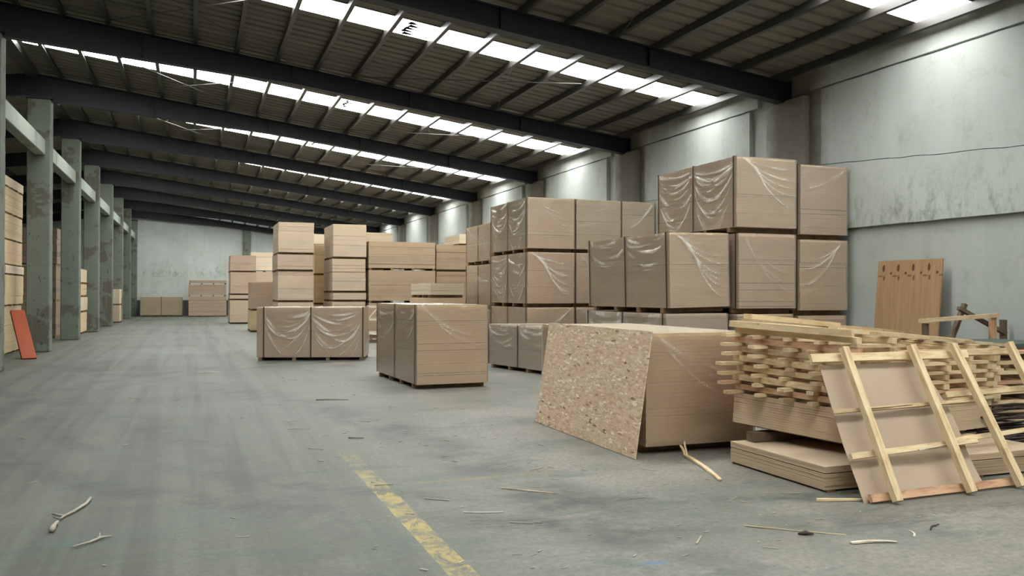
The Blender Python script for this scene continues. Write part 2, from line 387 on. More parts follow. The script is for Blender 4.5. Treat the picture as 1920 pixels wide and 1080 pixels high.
# right wall: a plain wall with column piers and proud wall panels
wr = struct(mesh_obj('wall_right', bx(XR, YF, 0, XR+.3, YB, ZE-.02), 'wall'))
for k in range(-3, 8):
    ya, yb = Y0 + k*BAY, Y0 + (k+1)*BAY
    prng = random.Random(k+50)
    # proud upper panel with a hanging lower lip, and the courses below and above it
    def slab(pts, x0):
        b_ = prism([(y_, z_) for y_, z_ in pts], 'X', x0, XR+.01); mesh_obj('wall_panel', b_, 'wall', wr)
    mid = [(ya+1.0 + (BAY-2.02)*q/14, 3.45 + .30*q/14 + prng.uniform(-.012, .012)) for q in range(15)]
    low = [(ya+1.0 + (BAY-2.02)*q/14, 2.62 + prng.uniform(-.008, .008)) for q in range(15)]
    slab(low + mid[::-1], XR-.095)
    hi = [(ya+1.0 + (BAY-2.02)*q/14, 5.06 + prng.uniform(-.012, .012)) for q in range(15)]
    slab([(y_, z_+.012) for y_, z_ in mid] + hi[::-1], XR-.09)
    mesh_obj('wall_panel', bx(XR-.015, ya+.5, .02, XR+.01, yb-.5, 2.60), 'wall', wr)
    mesh_obj('wall_panel', bx(XR-.085, ya+.75, 5.095, XR+.01, yb-.75, ZE-.02), 'wall', wr)
for k in range(-2, 8):
    y = Y0 + k*BAY
    mesh_obj('pier', bx(XR-.14, y-.62, 0, XR+.01, y+.42, ZE-.45, bev=.015), 'pilaster', wr)
wb = struct(mesh_obj('wall_back', bx(XA, YB, 0, XR, YB+.25, 7.6), 'wall'))
mesh_obj('pier', bx(3.25, YB-.3, 0, 3.75, YB+.02, 6.1, bev=.02), 'column', wb)
mesh_obj('base_course', bx(XL, YB-.04, 0, XR, YB+.01, 1.05), 'aisle', wb)
struct(mesh_obj('wall_front', bx(XA, YF-.25, 0, XR, YF, 7.6), 'wall'))
struct(mesh_obj('wall_left', bx(XA-.2, YF, 0, XA, YB, 6.2), 'aisle'))  # its dark grey stands in for the missing light in the aisle

# ceiling: an Empty with roof sheets, rafters, purlins and tie rods
ceil = struct(empty('ceiling', (0, 0, 0)))
def sheet(y0, y1, x0, x1):
    """ribbed sheeting running down the slope; ribs every 0.31 m as raised folds"""
    bm = bmesh.new(); n = max(1, round((y1-y0)/.31)); st = (y1-y0)/n; prof = []
    for i in range(n):
        a = y0 + i*st
        prof += [(a, 0), (a+st*.68, 0), (a+st*.75, .035), (a+st*.93, .035)]
    prof.append((y1, 0))
    xs = [x0, x1]
    rows = [[bm.verts.new((x, y, zr(x)+h)) for y, h in prof] for x in xs]
    top = [[bm.verts.new((x, y, zr(x)+.06)) for y in (y0, y1)] for x in xs]
    for i in range(len(prof)-1): bm.faces.new((rows[0][i], rows[0][i+1], rows[1][i+1], rows[1][i]))
    bm.faces.new((top[0][0], top[1][0], top[1][1], top[0][1]))
    return mesh_obj('roof_sheet', bm, 'roof', ceil)
strips = {-3: (2.6, 3.6), -2: (2.6, 3.6), -1: (8.75, 9.72), 0: (14.84, 15.70), 1: (21.5, 22.62), 2: (27.7, 28.8), 3: (33.95, 35.05), 4: (40.1, 41.25), 5: (46.2, 47.3), 6: (52.2, 53.05), 7: (58.3, 59.2)}
strips[-3] = (-3.4, -2.4)
PX = [9.96 - .828*i for i in range(17)]
nwin = 0
for k in range(-3, 8):
    ya, yb = Y0 + k*BAY, min(Y0 + (k+1)*BAY, YB+.1)
    s0, s1 = strips[k]
    sheet(ya, s0, XL, XR+.1); sheet(s1, yb, XL, XR+.1)
    sheet(s0, s1, PX[0]+.03, XR+.1)
    nwin += 1
    win = struct(empty('window_%d' % nwin, (0, 0, 0)))
    xs = [PX[0]+.03] + PX[1:] + [XL] if k >= -1 else [PX[0]+.03, XL]
    for xa, xb in zip(xs, xs[1:]):
        bm = bmesh.new()
        v = [bm.verts.new(p) for p in ((xb+.003, s0, zr(xb)+.01), (xa-.003, s0, zr(xa)+.01), (xa-.003, s1, zr(xa)+.01), (xb+.003, s1, zr(xb)+.01))]
        bm.faces.new(v[::-1])
        g = bmesh.ops.extrude_face_region(bm, geom=bm.faces[:])
        bmesh.ops.translate(bm, vec=(0, 0, .02), verts=[e for e in g['geom'] if isinstance(e, bmesh.types.BMVert)])
        bmesh.ops.recalc_face_normals(bm, faces=bm.faces[:])
        mesh_obj('pane', bm, 'sky', win)
# dark roof over the side aisle
bm = bmesh.new()
pr = [(XL+.02, zr(XL)), (XL+.02, zr(XL)+.08), (XA, zr(XA)+.08), (XA, zr(XA))]
prism(pr, 'Y', YF, YB, bm); mesh_obj('roof_sheet', bm, 'roof', ceil)
# purlins: C sections along the hall
for i, x in enumerate(PX):
    z = zr(x) - .005
    pf = [(x-.035, z), (x+.035, z), (x+.035, z-.02), (x-.015, z-.02), (x-.015, z-.105), (x+.035, z-.105), (x+.035, z-.085), (x+.045, z-.085), (x+.045, z-.122), (x-.035, z-.122)]
    mesh_obj('purlin', prism(pf, 'Y', YF, YB), 'purlin', ceil)
for x in (-5.5, -7.5, -9.5, -11.5):
    mesh_obj('purlin', bx(x-.03, YF, zr(x)-.17, x+.03, YB, zr(x)-.005), 'purlin', ceil)
# gutter plate along the ridge over the columns
mesh_obj('ridge_plate', bx(XL-.32, YF, zr(XL)-.2, XL-.05, YB, zr(XL)-.06), 'purlin', ceil)
# rafters: tapered I beams with flanges and stiffeners
for k in range(-3, 9):
    y = Y0 + k*BAY
    if y > YB: y = YB - .2
    zt = lambda x: zr(x) - .13
    bot = lambda x: zr(x) - (.47 + (.03*(6-x)/4 if x < 6 else 0) + (.032*(2-x) if x < 2 else 0))
    web = prism([(XL-.25, zt(XL)), (XR-.02, zt(XR)), (XR-.02, bot(XR)), (6, bot(6)), (2, bot(2)), (XL-.25, bot(XL-.25))], 'Y', y-.02, y+.02)
    ra = mesh_obj('rafter', web, 'steel', ceil)
    mesh_obj('bottom_flange', prism([(XL-.25, bot(XL-.25)), (2, bot(2)), (6, bot(6)), (XR-.02, bot(XR)), (XR-.02, bot(XR)-.02), (6, bot(6)-.02), (2, bot(2)-.02), (XL-.25, bot(XL-.25)-.02)], 'Y', y-.11, y+.11), 'steel', ra)
    mesh_obj('top_flange', prism([(XL-.25, zt(XL)+.02), (XR-.02, zt(XR)+.02), (XR-.02, zt(XR)-.004), (XL-.25, zt(XL)-.004)], 'Y', y-.11, y+.11), 'steel', ra)
    for x in (-1.0, 2.0, 4.6, 7.3):
        mesh_obj('stiffener', bx(x-.008, y-.1, bot(x), x+.008, y+.1, zt(x)), 'steel', ra)
    mesh_obj('end_plate', bx(XR-.05, y-.16, bot(XR)-.08, XR-.02, y+.16, zt(XR)+.03), 'steel', ra)
    # aisle side rafter
    mesh_obj('aisle_rafter', prism([(XL-.25, zt(XL)), (XA, zt(XA)), (XA, zt(XA)-.4), (XL-.25, zt(XL)-.55)], 'Y', y-.08, y+.08), 'steel', ceil)
# wind bracing rods
def rod(k, x0, f0, x1, f1, r=.009):
    ya = Y0 + k*BAY
    a = (x0, ya + f0*BAY, zr(x0)-.2); b = (x1, ya + f1*BAY, zr(x1)-.2)
    mesh_obj('brace_rod', tube_bm([a, b], r), 'rod', ceil)
for k in (-1, 0, 1, 2):
    rod(k, 3.0, .95, 7.2, .4); rod(k, 5.7, .38, 6.6, .95); rod(k, -1.6, .9, 1.2, .3); rod(k, -2.2, .25, 2.0, .93)
# bird litter caught on two skylights
for k, x in ((0, 3.62), (1, 3.6), (2, 3.6)):
    s0, s1 = strips[k]; bm = bmesh.new(); lr = random.Random(3)
    for i in range(5):
        y = s0 + .12 + .15*i; xx = x + .03*math.sin(i*1.7); h = lr.uniform(.16, .3)
        a = [bm.verts.new((xx, y-.085, zr(xx)-.003)), bm.verts.new((xx+h, y, zr(xx+h)-.004)), bm.verts.new((xx, y+.085, zr(xx)-.003)), bm.verts.new((xx-.05, y, zr(xx)-.016))]
        bm.faces.new((a[0], a[1], a[2])); bm.faces.new((a[0], a[2], a[3])); bm.faces.new((a[0], a[3], a[1])); bm.faces.new((a[1], a[3], a[2]))
    tag(mesh_obj('leaf_litter', bm, 'mark', ceil), kind='stuff')

# concrete columns on the left and the beam that ties them
col_labels = [
    'nearest concrete column, cut by the left edge of the picture',
    'second concrete column from the left edge with a large bare patch, behind the red board',
    'third concrete column from the left edge, green with dark spots',
    'fourth concrete column from the left edge, beside the light stack in the aisle',
    'fifth concrete column from the left edge, pocked with holes at mid height',
    'sixth concrete column from the left edge, behind the grey wrapped boxes',
    'seventh concrete column from the left edge, second last before the white end wall',
    'last concrete column, standing against the white end wall']
for i in range(8):
    y = Y0 + (i+1)*BAY; crng = random.Random(i+11)
    if i == 7: y = YB - .35
    bm = bx(-.27, -.25, 0, .27, .25, zr(XL)-.80 if i < 7 else 6.3)
    bmesh.ops.subdivide_edges(bm, edges=[e for e in bm.edges if abs(e.verts[0].co.z - e.verts[1].co.z) > 1], cuts=34)
    bevel(bm, .022, 1)
    for v in bm.verts:
        if .1 < v.co.z < 6: v.co.x += crng.uniform(-.003, .003); v.co.y += crng.uniform(-.003, .003)
    o = mesh_obj('concrete_column', bm, 'column'); o.location = (XL, y, 0)
    tag(o, col_labels[i], 'column', 'concrete columns along the left aisle')
    cap = mesh_obj('bearing_plate', bx(-.3, -.28, 0, .3, .28, .06), 'steel', o); cap.location = (0, 0, zr(XL)-.80 if i < 7 else 6.3)
ends = [Y0 + BAY] + [Y0 + (i+1)*BAY for i in range(1, 7)] + [YB-.35]
blabels = ['nearest span of the pale concrete tie beam, at the left edge', 'second span of the concrete tie beam from the left edge', 'third span of the concrete tie beam from the left edge',
           'fourth span of the concrete tie beam from the left edge', 'fifth span of the concrete tie beam from the left edge', 'sixth span of the concrete tie beam from the left edge', 'farthest span of the concrete tie beam, at the end wall']
for i, (a, b) in enumerate(zip(ends, ends[1:])):
    bm = bx(-.12, a+.27, 5.09, .13, b-.27, 5.49); bmesh.ops.subdivide_edges(bm, edges=[e for e in bm.edges if abs(e.verts[0].co.y - e.verts[1].co.y) > 1], cuts=20)
    bevel(bm, .015)
    o = mesh_obj('tie_beam', bm, 'beam'); o.location = (XL+.03, 0, 0)
    tag(o, blabels[i], 'beam', 'concrete tie beam spans between the left columns')

# ------------------------------------------------------------------ board bundles
def film_face(bm, o, du, dv, W, H, nrm, style, rng, step, uvl):
    nu, nv = max(2, int(W/step)), max(2, int(H/step)); o, du, dv, nrm = map(Vector, (o, du, dv, nrm))
    ridges = []
    def swag(a, b, n, s0, s1, amp):
        for i in range(n):
            top = rng.uniform(-.03, .10) + .4*i/n*s0; sag = s1*(.12 + .85*(i+rng.random()*.5)/n)
            ridges.append(('p', a, b, top, sag, amp*rng.uniform(.4, 1.15), rng.uniform(.007, .014), rng.uniform(-.16, .16), rng.uniform(0, 6.28), rng.uniform(.1, .9)))
    def arc(u0, u1, v1, amp, wd): ridges.append(('a', u0, u1, v1, amp, wd))
    if style == 'swag': swag(.03, .5, 12, 1.0, .62, .015); swag(.5, .97, 13, 1.0, .66, .015)
    elif style == 'swag_top': swag(.03, .5, 7, .3, .35, .013); swag(.5, .97, 7, .3, .35, .013)
    elif style == 'swag_low': swag(.06, .5, 12, .5, .86, .015); swag(.5, .97, 13, .9, .72, .015)
    elif style == 'diag_right':
        for i in range(7): arc(.02+.04*i, .95, .2+.11*i+rng.uniform(-.05, .05), .013*rng.uniform(.5, 1), rng.uniform(.008, .015))
    elif style == 'diag_left':
        for i in range(4): arc(.95-.05*i, .05, .3+.16*i+rng.uniform(-.05, .05), .013*rng.uniform(.5, 1), rng.uniform(.012, .02))
    elif style == 'few':
        
        a_ = rng.choice((rng.uniform(.02, .12), rng.uniform(.9, .98))); v_ = rng.uniform(.3, .55)
        for i in range(rng.choice((2, 3))): arc(a_, 1-a_ + rng.uniform(-.1, .1), v_+.12*i, .011*rng.uniform(.6, 1), rng.uniform(.007, .011))
    ph = [rng.uniform(0, 6.28) for _ in range(4)]
    def disp(u, v):
        w_ = 1 - v                                       # 0 at the top edge
        d = .004 + .003*math.sin(u*W*9+ph[0])*math.sin(v*H*7+ph[1])
        if style != 'plain' and nrm.z < .5: d += .007*max(0, math.sin(u*W*26+ph[2]+3*w_))*math.exp(-w_*H/.07)
        for rd in ridges:
            if rd[0] == 'p':
                _, a, b, top, sag, amp, wd, skew, p0, ft = rd
                if a < u < b:
                    t = (u-a)/(b-a); tt = min(max(t + skew*math.sin(PI*t), 0), 1)
                    c = top + sag*(4*tt*(1-tt))**.8
                    d += amp*math.exp(-((w_-c)*H/max(wd, .6*step)/(1+1.2*abs(2*t-1)))**2)*min(1, 8*t*(1-t)+.2)*max(.05, 1-1.3*abs(t-ft)+.35*math.sin(9*t+p0))
            else:
                _, u0, u1, v1, amp, wd = rd
                t = (u-u0)/(u1-u0)
                if 0 < t < 1:
                    sl = v1*(2-2*t)/(u1-u0)*H/W
                    d += amp*math.exp(-((w_ - v1*t*(2-t))*H/math.sqrt(1+sl*sl)/max(wd, .6*step))**2)*min(1, 5*t*(1-t)+.1)
        e = min(u, 1-u, v if nrm.z < .5 else .5)*max(W, H)
        return max(.003, d)*min(1, .25 + e/.05)
    g = []
    for i in range(nu+1):
        row = []
        for j in range(nv+1):
            d = disp(i/nu, j/nv); v = bm.verts.new(o + du*(W*i/nu) + dv*(H*j/nv) + nrm*d); v[uvl] = min(1, max(0, (d-.0075)/.009))**1.2; row.append(v)
        g.append(row)
    for i in range(nu):
        for j in range(nv): bm.faces.new((g[i][j], g[i+1][j], g[i+1][j+1], g[i][j+1]))

def bundle(label, x, y, z, W, D, H, mt='tan', long='Y', rz=0, film=None, group=None, step=.05, seed=0, bear=.075, sheets=None, straps=(.03, .5, .97), tilt=None, name='board_bundle', bands=None):
    """W along local x, D along local y, near left corner at (x, y, z). film = styles for the (left, front) faces"""
    rng = random.Random(seed + int(x*100) + int(y*37))
    r = empty(name, (x, y, z), rz)
    if tilt: r.rotation_euler = (tilt[0], tilt[1], rz)
    tag(r, label, 'bundle', group)
    # bearers across the short way
    n = 4
    for i in range(n):
        f = (.09 + i*.82/(n-1)) if long == 'Y' else (.03 + i*.94/(n-1))
        if long == 'Y': b = bx(.0, f*D-.04, 0, W-.0, f*D+.04, bear-.002)
        else: b = bx(f*W-.04, .01, 0, f*W+.04, D-.01, bear-.002)
        mesh_obj('bearer', b, 'bearer', r)
    # sheets, each with its own edge
    ns = sheets or max(4, int((H-bear)/.036)); t = (H-bear)/ns; bm = bmesh.new(); ox = oy = 0
    for i in range(ns):
        if rng.random() < .12: ox, oy = rng.uniform(-.007, .007), rng.uniform(-.007, .007)
        jx, jy = ox + rng.uniform(-.0025, .0025), oy + rng.uniform(-.0025, .0025)
        gap = .008 if rng.random() < .07 else (.003 if rng.random() < .1 else .0008)
        box(bm, .012+jx, .012+jy, bear+i*t, W-.012+jx, D-.012+jy, bear+(i+1)*t-(gap if i < ns-1 else 0))
    tag(mesh_obj('board_sheets', bm, mt, r), kind='stuff')
    if film:
        bm = bmesh.new(); fo = bm.verts.layers.float.new('fold'); fl, ff = film; a = bear
        film_face(bm, (0, D, a), (0, -1, 0), (0, 0, 1), D, H-a, (-1, 0, 0), fl, rng, step, fo)
        film_face(bm, (0, 0, a), (1, 0, 0), (0, 0, 1), W, H-a, (0, -1, 0), ff, rng, step, fo)
        film_face(bm, (W, 0, a), (0, 1, 0), (0, 0, 1), D, H-a, (1, 0, 0), 'plain', rng, .3, fo)
        film_face(bm, (W, D, a), (-1, 0, 0), (0, 0, 1), W, H-a, (0, 1, 0), 'plain', rng, .3, fo)
        film_face(bm, (0, 0, H), (1, 0, 0), (0, 1, 0), W, D, (0, 0, 1), 'plain', rng, .12, fo)
        mesh_obj('film_wrap', bm, 'film', r, True)
    if straps:
        for f in straps:
            bm = bmesh.new(); e, wd = (.006 if not film else .011), .014
            if long == 'Y':
                c = f*D; box(bm, -e-.003, c-wd, bear, -e, c+wd, H+e); box(bm, -e, c-wd, H+e-.003, W+e, c+wd, H+e); box(bm, W+e, c-wd, bear, W+e+.003, c+wd, H+e)
            else:
                c = f*W; box(bm, c-wd, -e-.003, bear, c+wd, -e, H+e); box(bm, c-wd, -e, H+e-.003, c+wd, D+e, H+e); box(bm, c-wd, D+e, bear, c+wd, D+e+.003, H+e)
            mesh_obj('strap', bm, 'strap', r)
    return r
GB = 'film wrapped board bundles on the hall floor'
# free standing bundles in front
bundle('lone film-wrapped bundle with its long side facing, three straps in view', 1.36, 20.24, 0, 2.42, 1.22, 1.21, 'pink', 'X', math.radians(-16), ('few', 'swag_low'), GB, .02, 1, straps=(.065, .5, .985))
bundle('tall film-wrapped bundle standing alone in the middle of the floor, orange lower edge', 3.34, 13.31, 0, 1.22, 2.62, 1.35, 'orange', 'Y', math.radians(2.5), ('swag_top', 'few'), GB, .02, 2)
bundle('low film-wrapped bundle behind the leaning strand board, two straps in view', 6.25, 14.62, 0, 1.22, 2.44, .9, 'grey', 'Y', math.radians(11), ('swag_top', 'few'), GB, .028, 3)
bundle('film-wrapped bundle that the strand board leans against', 4.04, 7.2, 0, 1.24, 2.6, 1.155, 'orange', 'Y', 0, ('plain', 'few'), GB, .018, 4, straps=())
bundle('low pale bundle showing its top over the middle bundle', 5.6, 21.0, 0, .95, 2.2, 1.42, 'tan', 'Y', 0, None, None, seed=5, straps=())
bundle('short pale bundle lying on top of the low bundle behind the middle one', 5.62, 21.02, 1.425, .9, 2.1, .37, 'pale', 'Y', 0, None, None, seed=6, straps=())
# the tall wrapped block by the right wall
GR = 'wrapped bundles in the nearest tall block by the right wall'
yA = 11.2
bundle('bottom bundle at the left corner of the nearest tall block, mostly hidden by the lumber', 6.66, yA+.06, 0, 1.14, 2.5, 1.235, 'grey', 'Y', math.radians(3), ('swag_top', 'plain'), GR, .04, 10)
bundle('bottom bundle in the middle of the nearest tall block, above the lumber pile', 7.92, yA+.05, 0, 1.06, 2.44, 1.22, 'tan', 'Y', 0, ('plain', 'plain'), GR, .06, 11, straps=())
bundle('bottom bundle next to the right wall in the nearest tall block', 9.06, yA+.02, 0, .95, 2.44, 1.19, 'pink', 'Y', 0, ('plain', 'few'), GR, .06, 12, straps=())
bundle('second-level bundle leaning left at the corner of the nearest tall block, dark straps', 6.72, yA+.03, 1.245, 1.12, 2.44, 1.21, 'tan', 'Y', math.radians(4.5), ('swag_top', 'diag_right'), GR, .02, 13, tilt=(0, math.radians(-1.2)))
bundle('second-level bundle in the middle of the nearest tall block, pinkish face', 7.93, yA+.02, 1.235, 1.08, 2.44, 1.245, 'pink', 'Y', 0, ('plain', 'few'), GR, .02, 14)
bundle('second-level bundle beside the right wall with a bright curved fold', 9.07, yA, 1.2, .95, 2.44, 1.205, 'tan', 'Y', 0, ('plain', 'diag_left'), GR, .02, 15)
bundle('topmost bundle of the nearest tall block, film hanging in many swags', 7.89, yA+.02, 2.505, 1.13, 2.44, 1.17, 'tan', 'Y', 0, ('swag', 'diag_right'), GR, .017, 16)
bundle('top-level bundle beside the right wall, lower than its neighbour', 9.08, yA, 2.42, .94, 2.44, 1.185, 'pink', 'Y', 0, ('plain', 'few'), GR, .02, 17)
# second tall wrapped block behind
GS = 'wrapped bundles in the second tall block by the right wall'
yS = 17.45
lab2 = ['bottom', 'middle', 'top']; zz = [0, 1.245, 2.46]; hh = [1.235, 1.205, 1.195]
mats2 = [['tan', 'pink', 'tan'], ['pink', 'pink', 'tan'], ['tan', 'yellow', 'yellow']]
extra = {(0, 0): 'showing above the low strapped bundle', (0, 1): 'pinkish strip above the strand board', (0, 2): 'hidden behind the nearest tall block',
         (1, 0): 'reddish with sweeping folds', (1, 1): 'mostly hidden by the leaning bundle', (1, 2): 'next to the wall',
         (2, 0): 'with swags on its left side', (2, 1): 'pale pink over yellow', (2, 2): 'yellowish, next to the nearest block'}
for l in range(3):
    for c, (xa, wd) in enumerate(((6.86, 1.13), (8.04, 1.12), (9.2, .85))):
        if (l, c) in ((0, 2), (1, 2)): st = None
        pos = ('left', 'centre', 'right')[c]
        bundle('%s-level bundle at the %s of the second tall block, %s' % (lab2[l], pos, extra[(l, c)]), xa, yS+.02*c, zz[l], wd, 2.5, hh[l]-.005, mats2[l][c], 'Y', 0,
               (('swag', 'swag', 'swag')[l] if c == 0 and l != 0 else 'few', ('few', 'diag_right', 'few')[l]) if c == 0 else ('plain', 'few'), GS, .022 if c < 2 else .04, 30+l*3+c, straps=(.03, .5, .97) if c == 0 else (.03,))
GT = 'wrapped bundles in the narrow tower behind the second block'
for l, (z, H_, lb) in enumerate(((0, 1.165, 'bottom'), (1.17, 1.12, 'middle'), (2.295, 1.02, 'top'))):
    bundle('%s bundle of the narrow wrapped tower just left of the second tall block' % lb, 6.92, 20.02, z, 1.15, 2.15, H_-.02, 'tan', 'Y', 0, ('few', 'plain'), GT, .03, 50+l)
# unwrapped towers further back
GU = 'unwrapped board stacks in the middle distance'
def tower(where, x, y, W, D, levels, mt, long='X', rz=0, group=GU, seed=60, straps=(), film=None):
    names = {1: ['only'], 2: ['lower', 'upper'], 3: ['bottom', 'middle', 'top'], 4: ['bottom', 'second', 'third', 'topmost'], 5: ['bottom', 'second', 'third', 'fourth', 'topmost']}[len(levels)-1]
    rng = random.Random(seed)
    for i, (a, b) in enumerate(zip(levels, levels[1:])):
        m_ = mt[i % len(mt)] if isinstance(mt, (list, tuple)) else mt
        m_ = {'tan': 'bare', 'grey': 'bare', 'pink': 'bare_pink', 'pale': 'bare_pale'}.get(m_, m_)
        dx, dy = (rng.uniform(-.02, .02), rng.uniform(0, .03)) if i else (0, 0)
        bundle(('%s bundle of %s' % (names[i], where)) if names[i] != 'only' else where, x+dx, y+dy, a, W, D, b-a-.004, m_, long, rz, film, group, .08, seed+i, straps=straps, bear=.075)
tower('the wide brown stack right of centre, behind the middle bundle', 5.75, 29.76, 2.42, 1.2, [0, 1.2, 2.35, 3.36], 'brown', 'X', seed=60)
tower('the brown stack half hidden by the narrow wrapped tower', 8.22, 29.9, 1.6, 2.2, [0, 1.18, 2.33, 3.3], 'brown', 'Y', seed=64)
bundle('small pale bundle on the brown stack, against the right wall', 9.2, 30.3, 3.31, .6, 2.0, .42, 'pale', 'Y', 0, None, GU, seed=66, straps=())
tower('the pale stack rising behind the wide brown stack', 5.8, 31.4, 1.15, 2.0, [0, 1.25, 2.5, 3.78], 'pale', 'Y', seed=68)
tower('the tall four-part tower with a pale left side, centre of the hall', 4.5, 29.85, 1.17, 2.2, [0, 1.24, 1.55, 2.73, 3.93], ['tan', 'tan', 'grey', 'tan'], 'Y', seed=70)
tower('the tallest light tower left of centre', 2.72, 30.28, 1.22, 2.1, [0, 1.22, 2.28, 2.87, 3.98], ['grey', 'grey', 'pink', 'tan'], 'Y', seed=75)
tower('the narrow stack seen between the two tall centre towers', 4.32, 33.2, 1.15, 2.2, [0, 1.1, 2.22, 3.44], 'yellow', 'Y', seed=80)
tower('the pale stack peeping above the gap between the centre towers', 4.4, 37.0, 2.3, 1.22, [0, 1.3, 2.6, 4.05], 'pale', 'X', seed=84)
tower('the four-part stack at the left end of the stacks', 1.72, 44.75, 1.25, 2.3, [0, 1.18, 1.44, 2.58, 3.42], ['grey', 'tan', 'pink', 'pink'], 'Y', seed=88)
tower('the short dark stack behind the lone long bundle', 2.13, 35.04, 1.22, 2.2, [0, .84, 1.97], ['yellow', 'pink'], 'Y', seed=93)
tower('the pale stack behind the four-part stack, left of the light tower', 3.0, 49.5, 2.3, 1.2, [0, 1.35, 2.72, 3.8], ['tan', 'tan', 'pale'], 'X', seed=96)
tower('the long low stack against the end wall', -.27, 59.0, 2.34, 1.2, [0, 1.32, 2.1, 2.37], ['pink', 'pink', 'grey'], 'X', seed=100)
bundle('low wide wrapped bundle by the end wall, strap down its middle', -3.2, 60.4, 0, 2.55, 1.2, 1.27, 'yellow', 'X', math.radians(-2), ('plain', 'plain'), None, .08, 104, straps=(.5,))
# left aisle
GL = 'board stacks in the dark left aisle'
for i, (a, b, ml) in enumerate(((0, 1.2, 'yellow'), (1.2, 1.98, 'yellow'), (1.98, 2.22, 'pale'), (2.22, 2.85, 'tan'), (2.85, 3.5, 'yellow'), (3.5, 4.15, 'yellow'), (4.15, 4.42, 'pale'))):
    nm = ['bottom', 'second', 'thin third', 'fourth', 'fifth', 'sixth', 'topmost'][i]
    rr = random.Random(i+4)
    bundle('%s bundle of the tall aisle stack behind the red board' % nm, -5.56+rr.uniform(-.04, .04), 23.9+rr.uniform(-.03, .03), a, 1.26, 2.42, b-a-.004, ml, 'Y', 0, None, GL, seed=110+i, straps=(), bear=.04)
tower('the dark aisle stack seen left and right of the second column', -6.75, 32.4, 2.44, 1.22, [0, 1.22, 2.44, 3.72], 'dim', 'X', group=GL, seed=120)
tower('the light leaning aisle stack between the third and fourth columns', -5.09, 34.6, 1.24, 2.4, [0, .8, 1.37, 1.86, 2.42], ['yellow', 'pale', 'yellow', 'pale'], 'Y', group=GL, seed=124)
tower('the dark aisle stack between the fourth and fifth columns', -5.9, 41.5, 1.22, 2.4, [0, 1.15, 2.4], 'grey', 'Y', group=GL, seed=130)
tower('the grey boxes in front of the sixth column', -4.15, 47.95, .65, 1.4, [0, .9, 1.72], ['grey', 'pale'], 'Y', group=GL, seed=134)

# leaning strand board
bm = bx(-.006, 0, 0, .006, 2.46, 1.195, bev=.002)
o = mesh_obj('strand_board', bm, 'osb'); o.location = (3.845, 7.04, .003); o.rotation_euler = (0, math.radians(8.5), 0)
tag(o, 'speckled strand board sheet leaning upright against a wrapped bundle', 'board')
# red board at the left
r = empty('red_board', (-3.66, 22.3, 0))
zz_ = Vector((-.50, 1.48, 1.1)).normalized(); xx_ = Vector((.93, .30, 0)); xx_ = (xx_ - xx_.dot(zz_)*zz_).normalized(); yy_ = zz_.cross(xx_)
mm = Matrix((xx_, yy_, zz_)).transposed().to_4x4(); mm.translation = (-3.66, 22.3, .03); r.matrix_basis = mm
tag(r, 'orange-red painted board leaning between the first two columns', 'board')
mesh_obj('board_face', bx(0, 0, 0, .3, .012, 1.88, bev=.004), 'red', r)
mesh_obj('board_core', bx(-.003, .0125, .002, .298, .07, 1.878, bev=.004), 'red_edge', r)
# knotty board leaning on the right wall
o = mesh_obj('plywood_board', bx(0, 0, 0, 1.22, .03, 2.06, bev=.004), 'wallboard')
o.matrix_basis = Matrix.Translation((9.83, 10.52, 0)) @ Matrix.Rotation(-PI/2, 4, 'Z') @ Matrix.Rotation(math.radians(-5), 4, 'X')
tag(o, 'brown plywood board with a row of knots leaning on the right wall', 'board')

# ------------------------------------------------------------------ near right: slabs, lumber pile, leaning frame
bundle('lowest loose slab of particle board on the floor beside the lumber', 4.57, 5.36, 0, 2.46, 1.26, .2, 'slab', 'X', 0, None, 'loose board slabs under the lumber pile', seed=140, straps=(), bear=.018, sheets=11, name='board_slab')['category'] = 'slab'
ANG, TIL, TIX = math.radians(16.2), math.radians(1.6), math.radians(2.2)
PILE = Matrix.Translation((5.06, 5.6, .285)) @ Matrix.Rotation(ANG, 4, 'Z') @ Matrix.Rotation(TIL, 4, 'Y') @ Matrix.Rotation(TIX, 4, 'X')
sl = bundle('upper tilted slab of particle board under the criss-cross lumber', 0, 0, 0, 2.44, 1.24, .29, 'slab', 'X', 0, None, 'loose board slabs under the lumber pile', seed=141, straps=(), bear=.012, sheets=13, name='board_slab')
sl['category'] = 'slab'; sl.matrix_basis = PILE
# spacer sticks between the two slabs, plus an added block to darken the gap
o = plank('gap_blocker', 'dark_wood', (4.72, 6.5, .203), (5.35, 6.53, .203), .12, .085, rng=R)
tag(o, 'added dark block at the far left, stopping light between the two slabs', 'block')
for i, (lx, zb) in enumerate(((.5, .205), (1.25, .205))):
    p = PILE @ Vector((lx, .35, 0)); q = PILE @ Vector((lx, .75, 0))
    o = plank('spacer_stick', 'dark_wood', (p.x, p.y, .203), (q.x, q.y, .203), .06, max(.02, p.z-.206), rng=R)
    tag(o, ['spacer stick at the left end between the two slabs', 'spacer stick halfway along between the two slabs'][i], 'stick')
def in_pile(o): o.matrix_basis = PILE @ o.matrix_basis; return o
lv = ['lowest', 'second lowest', 'third lowest', 'middle', 'third highest', 'second highest', 'highest']
GP = 'pieces of the criss-cross lumber pile'
prng = random.Random(21)
mats = ['pine', 'pine2', 'pine2', 'pine', 'pine', 'pine2', 'pine', 'pine2', 'pine3']
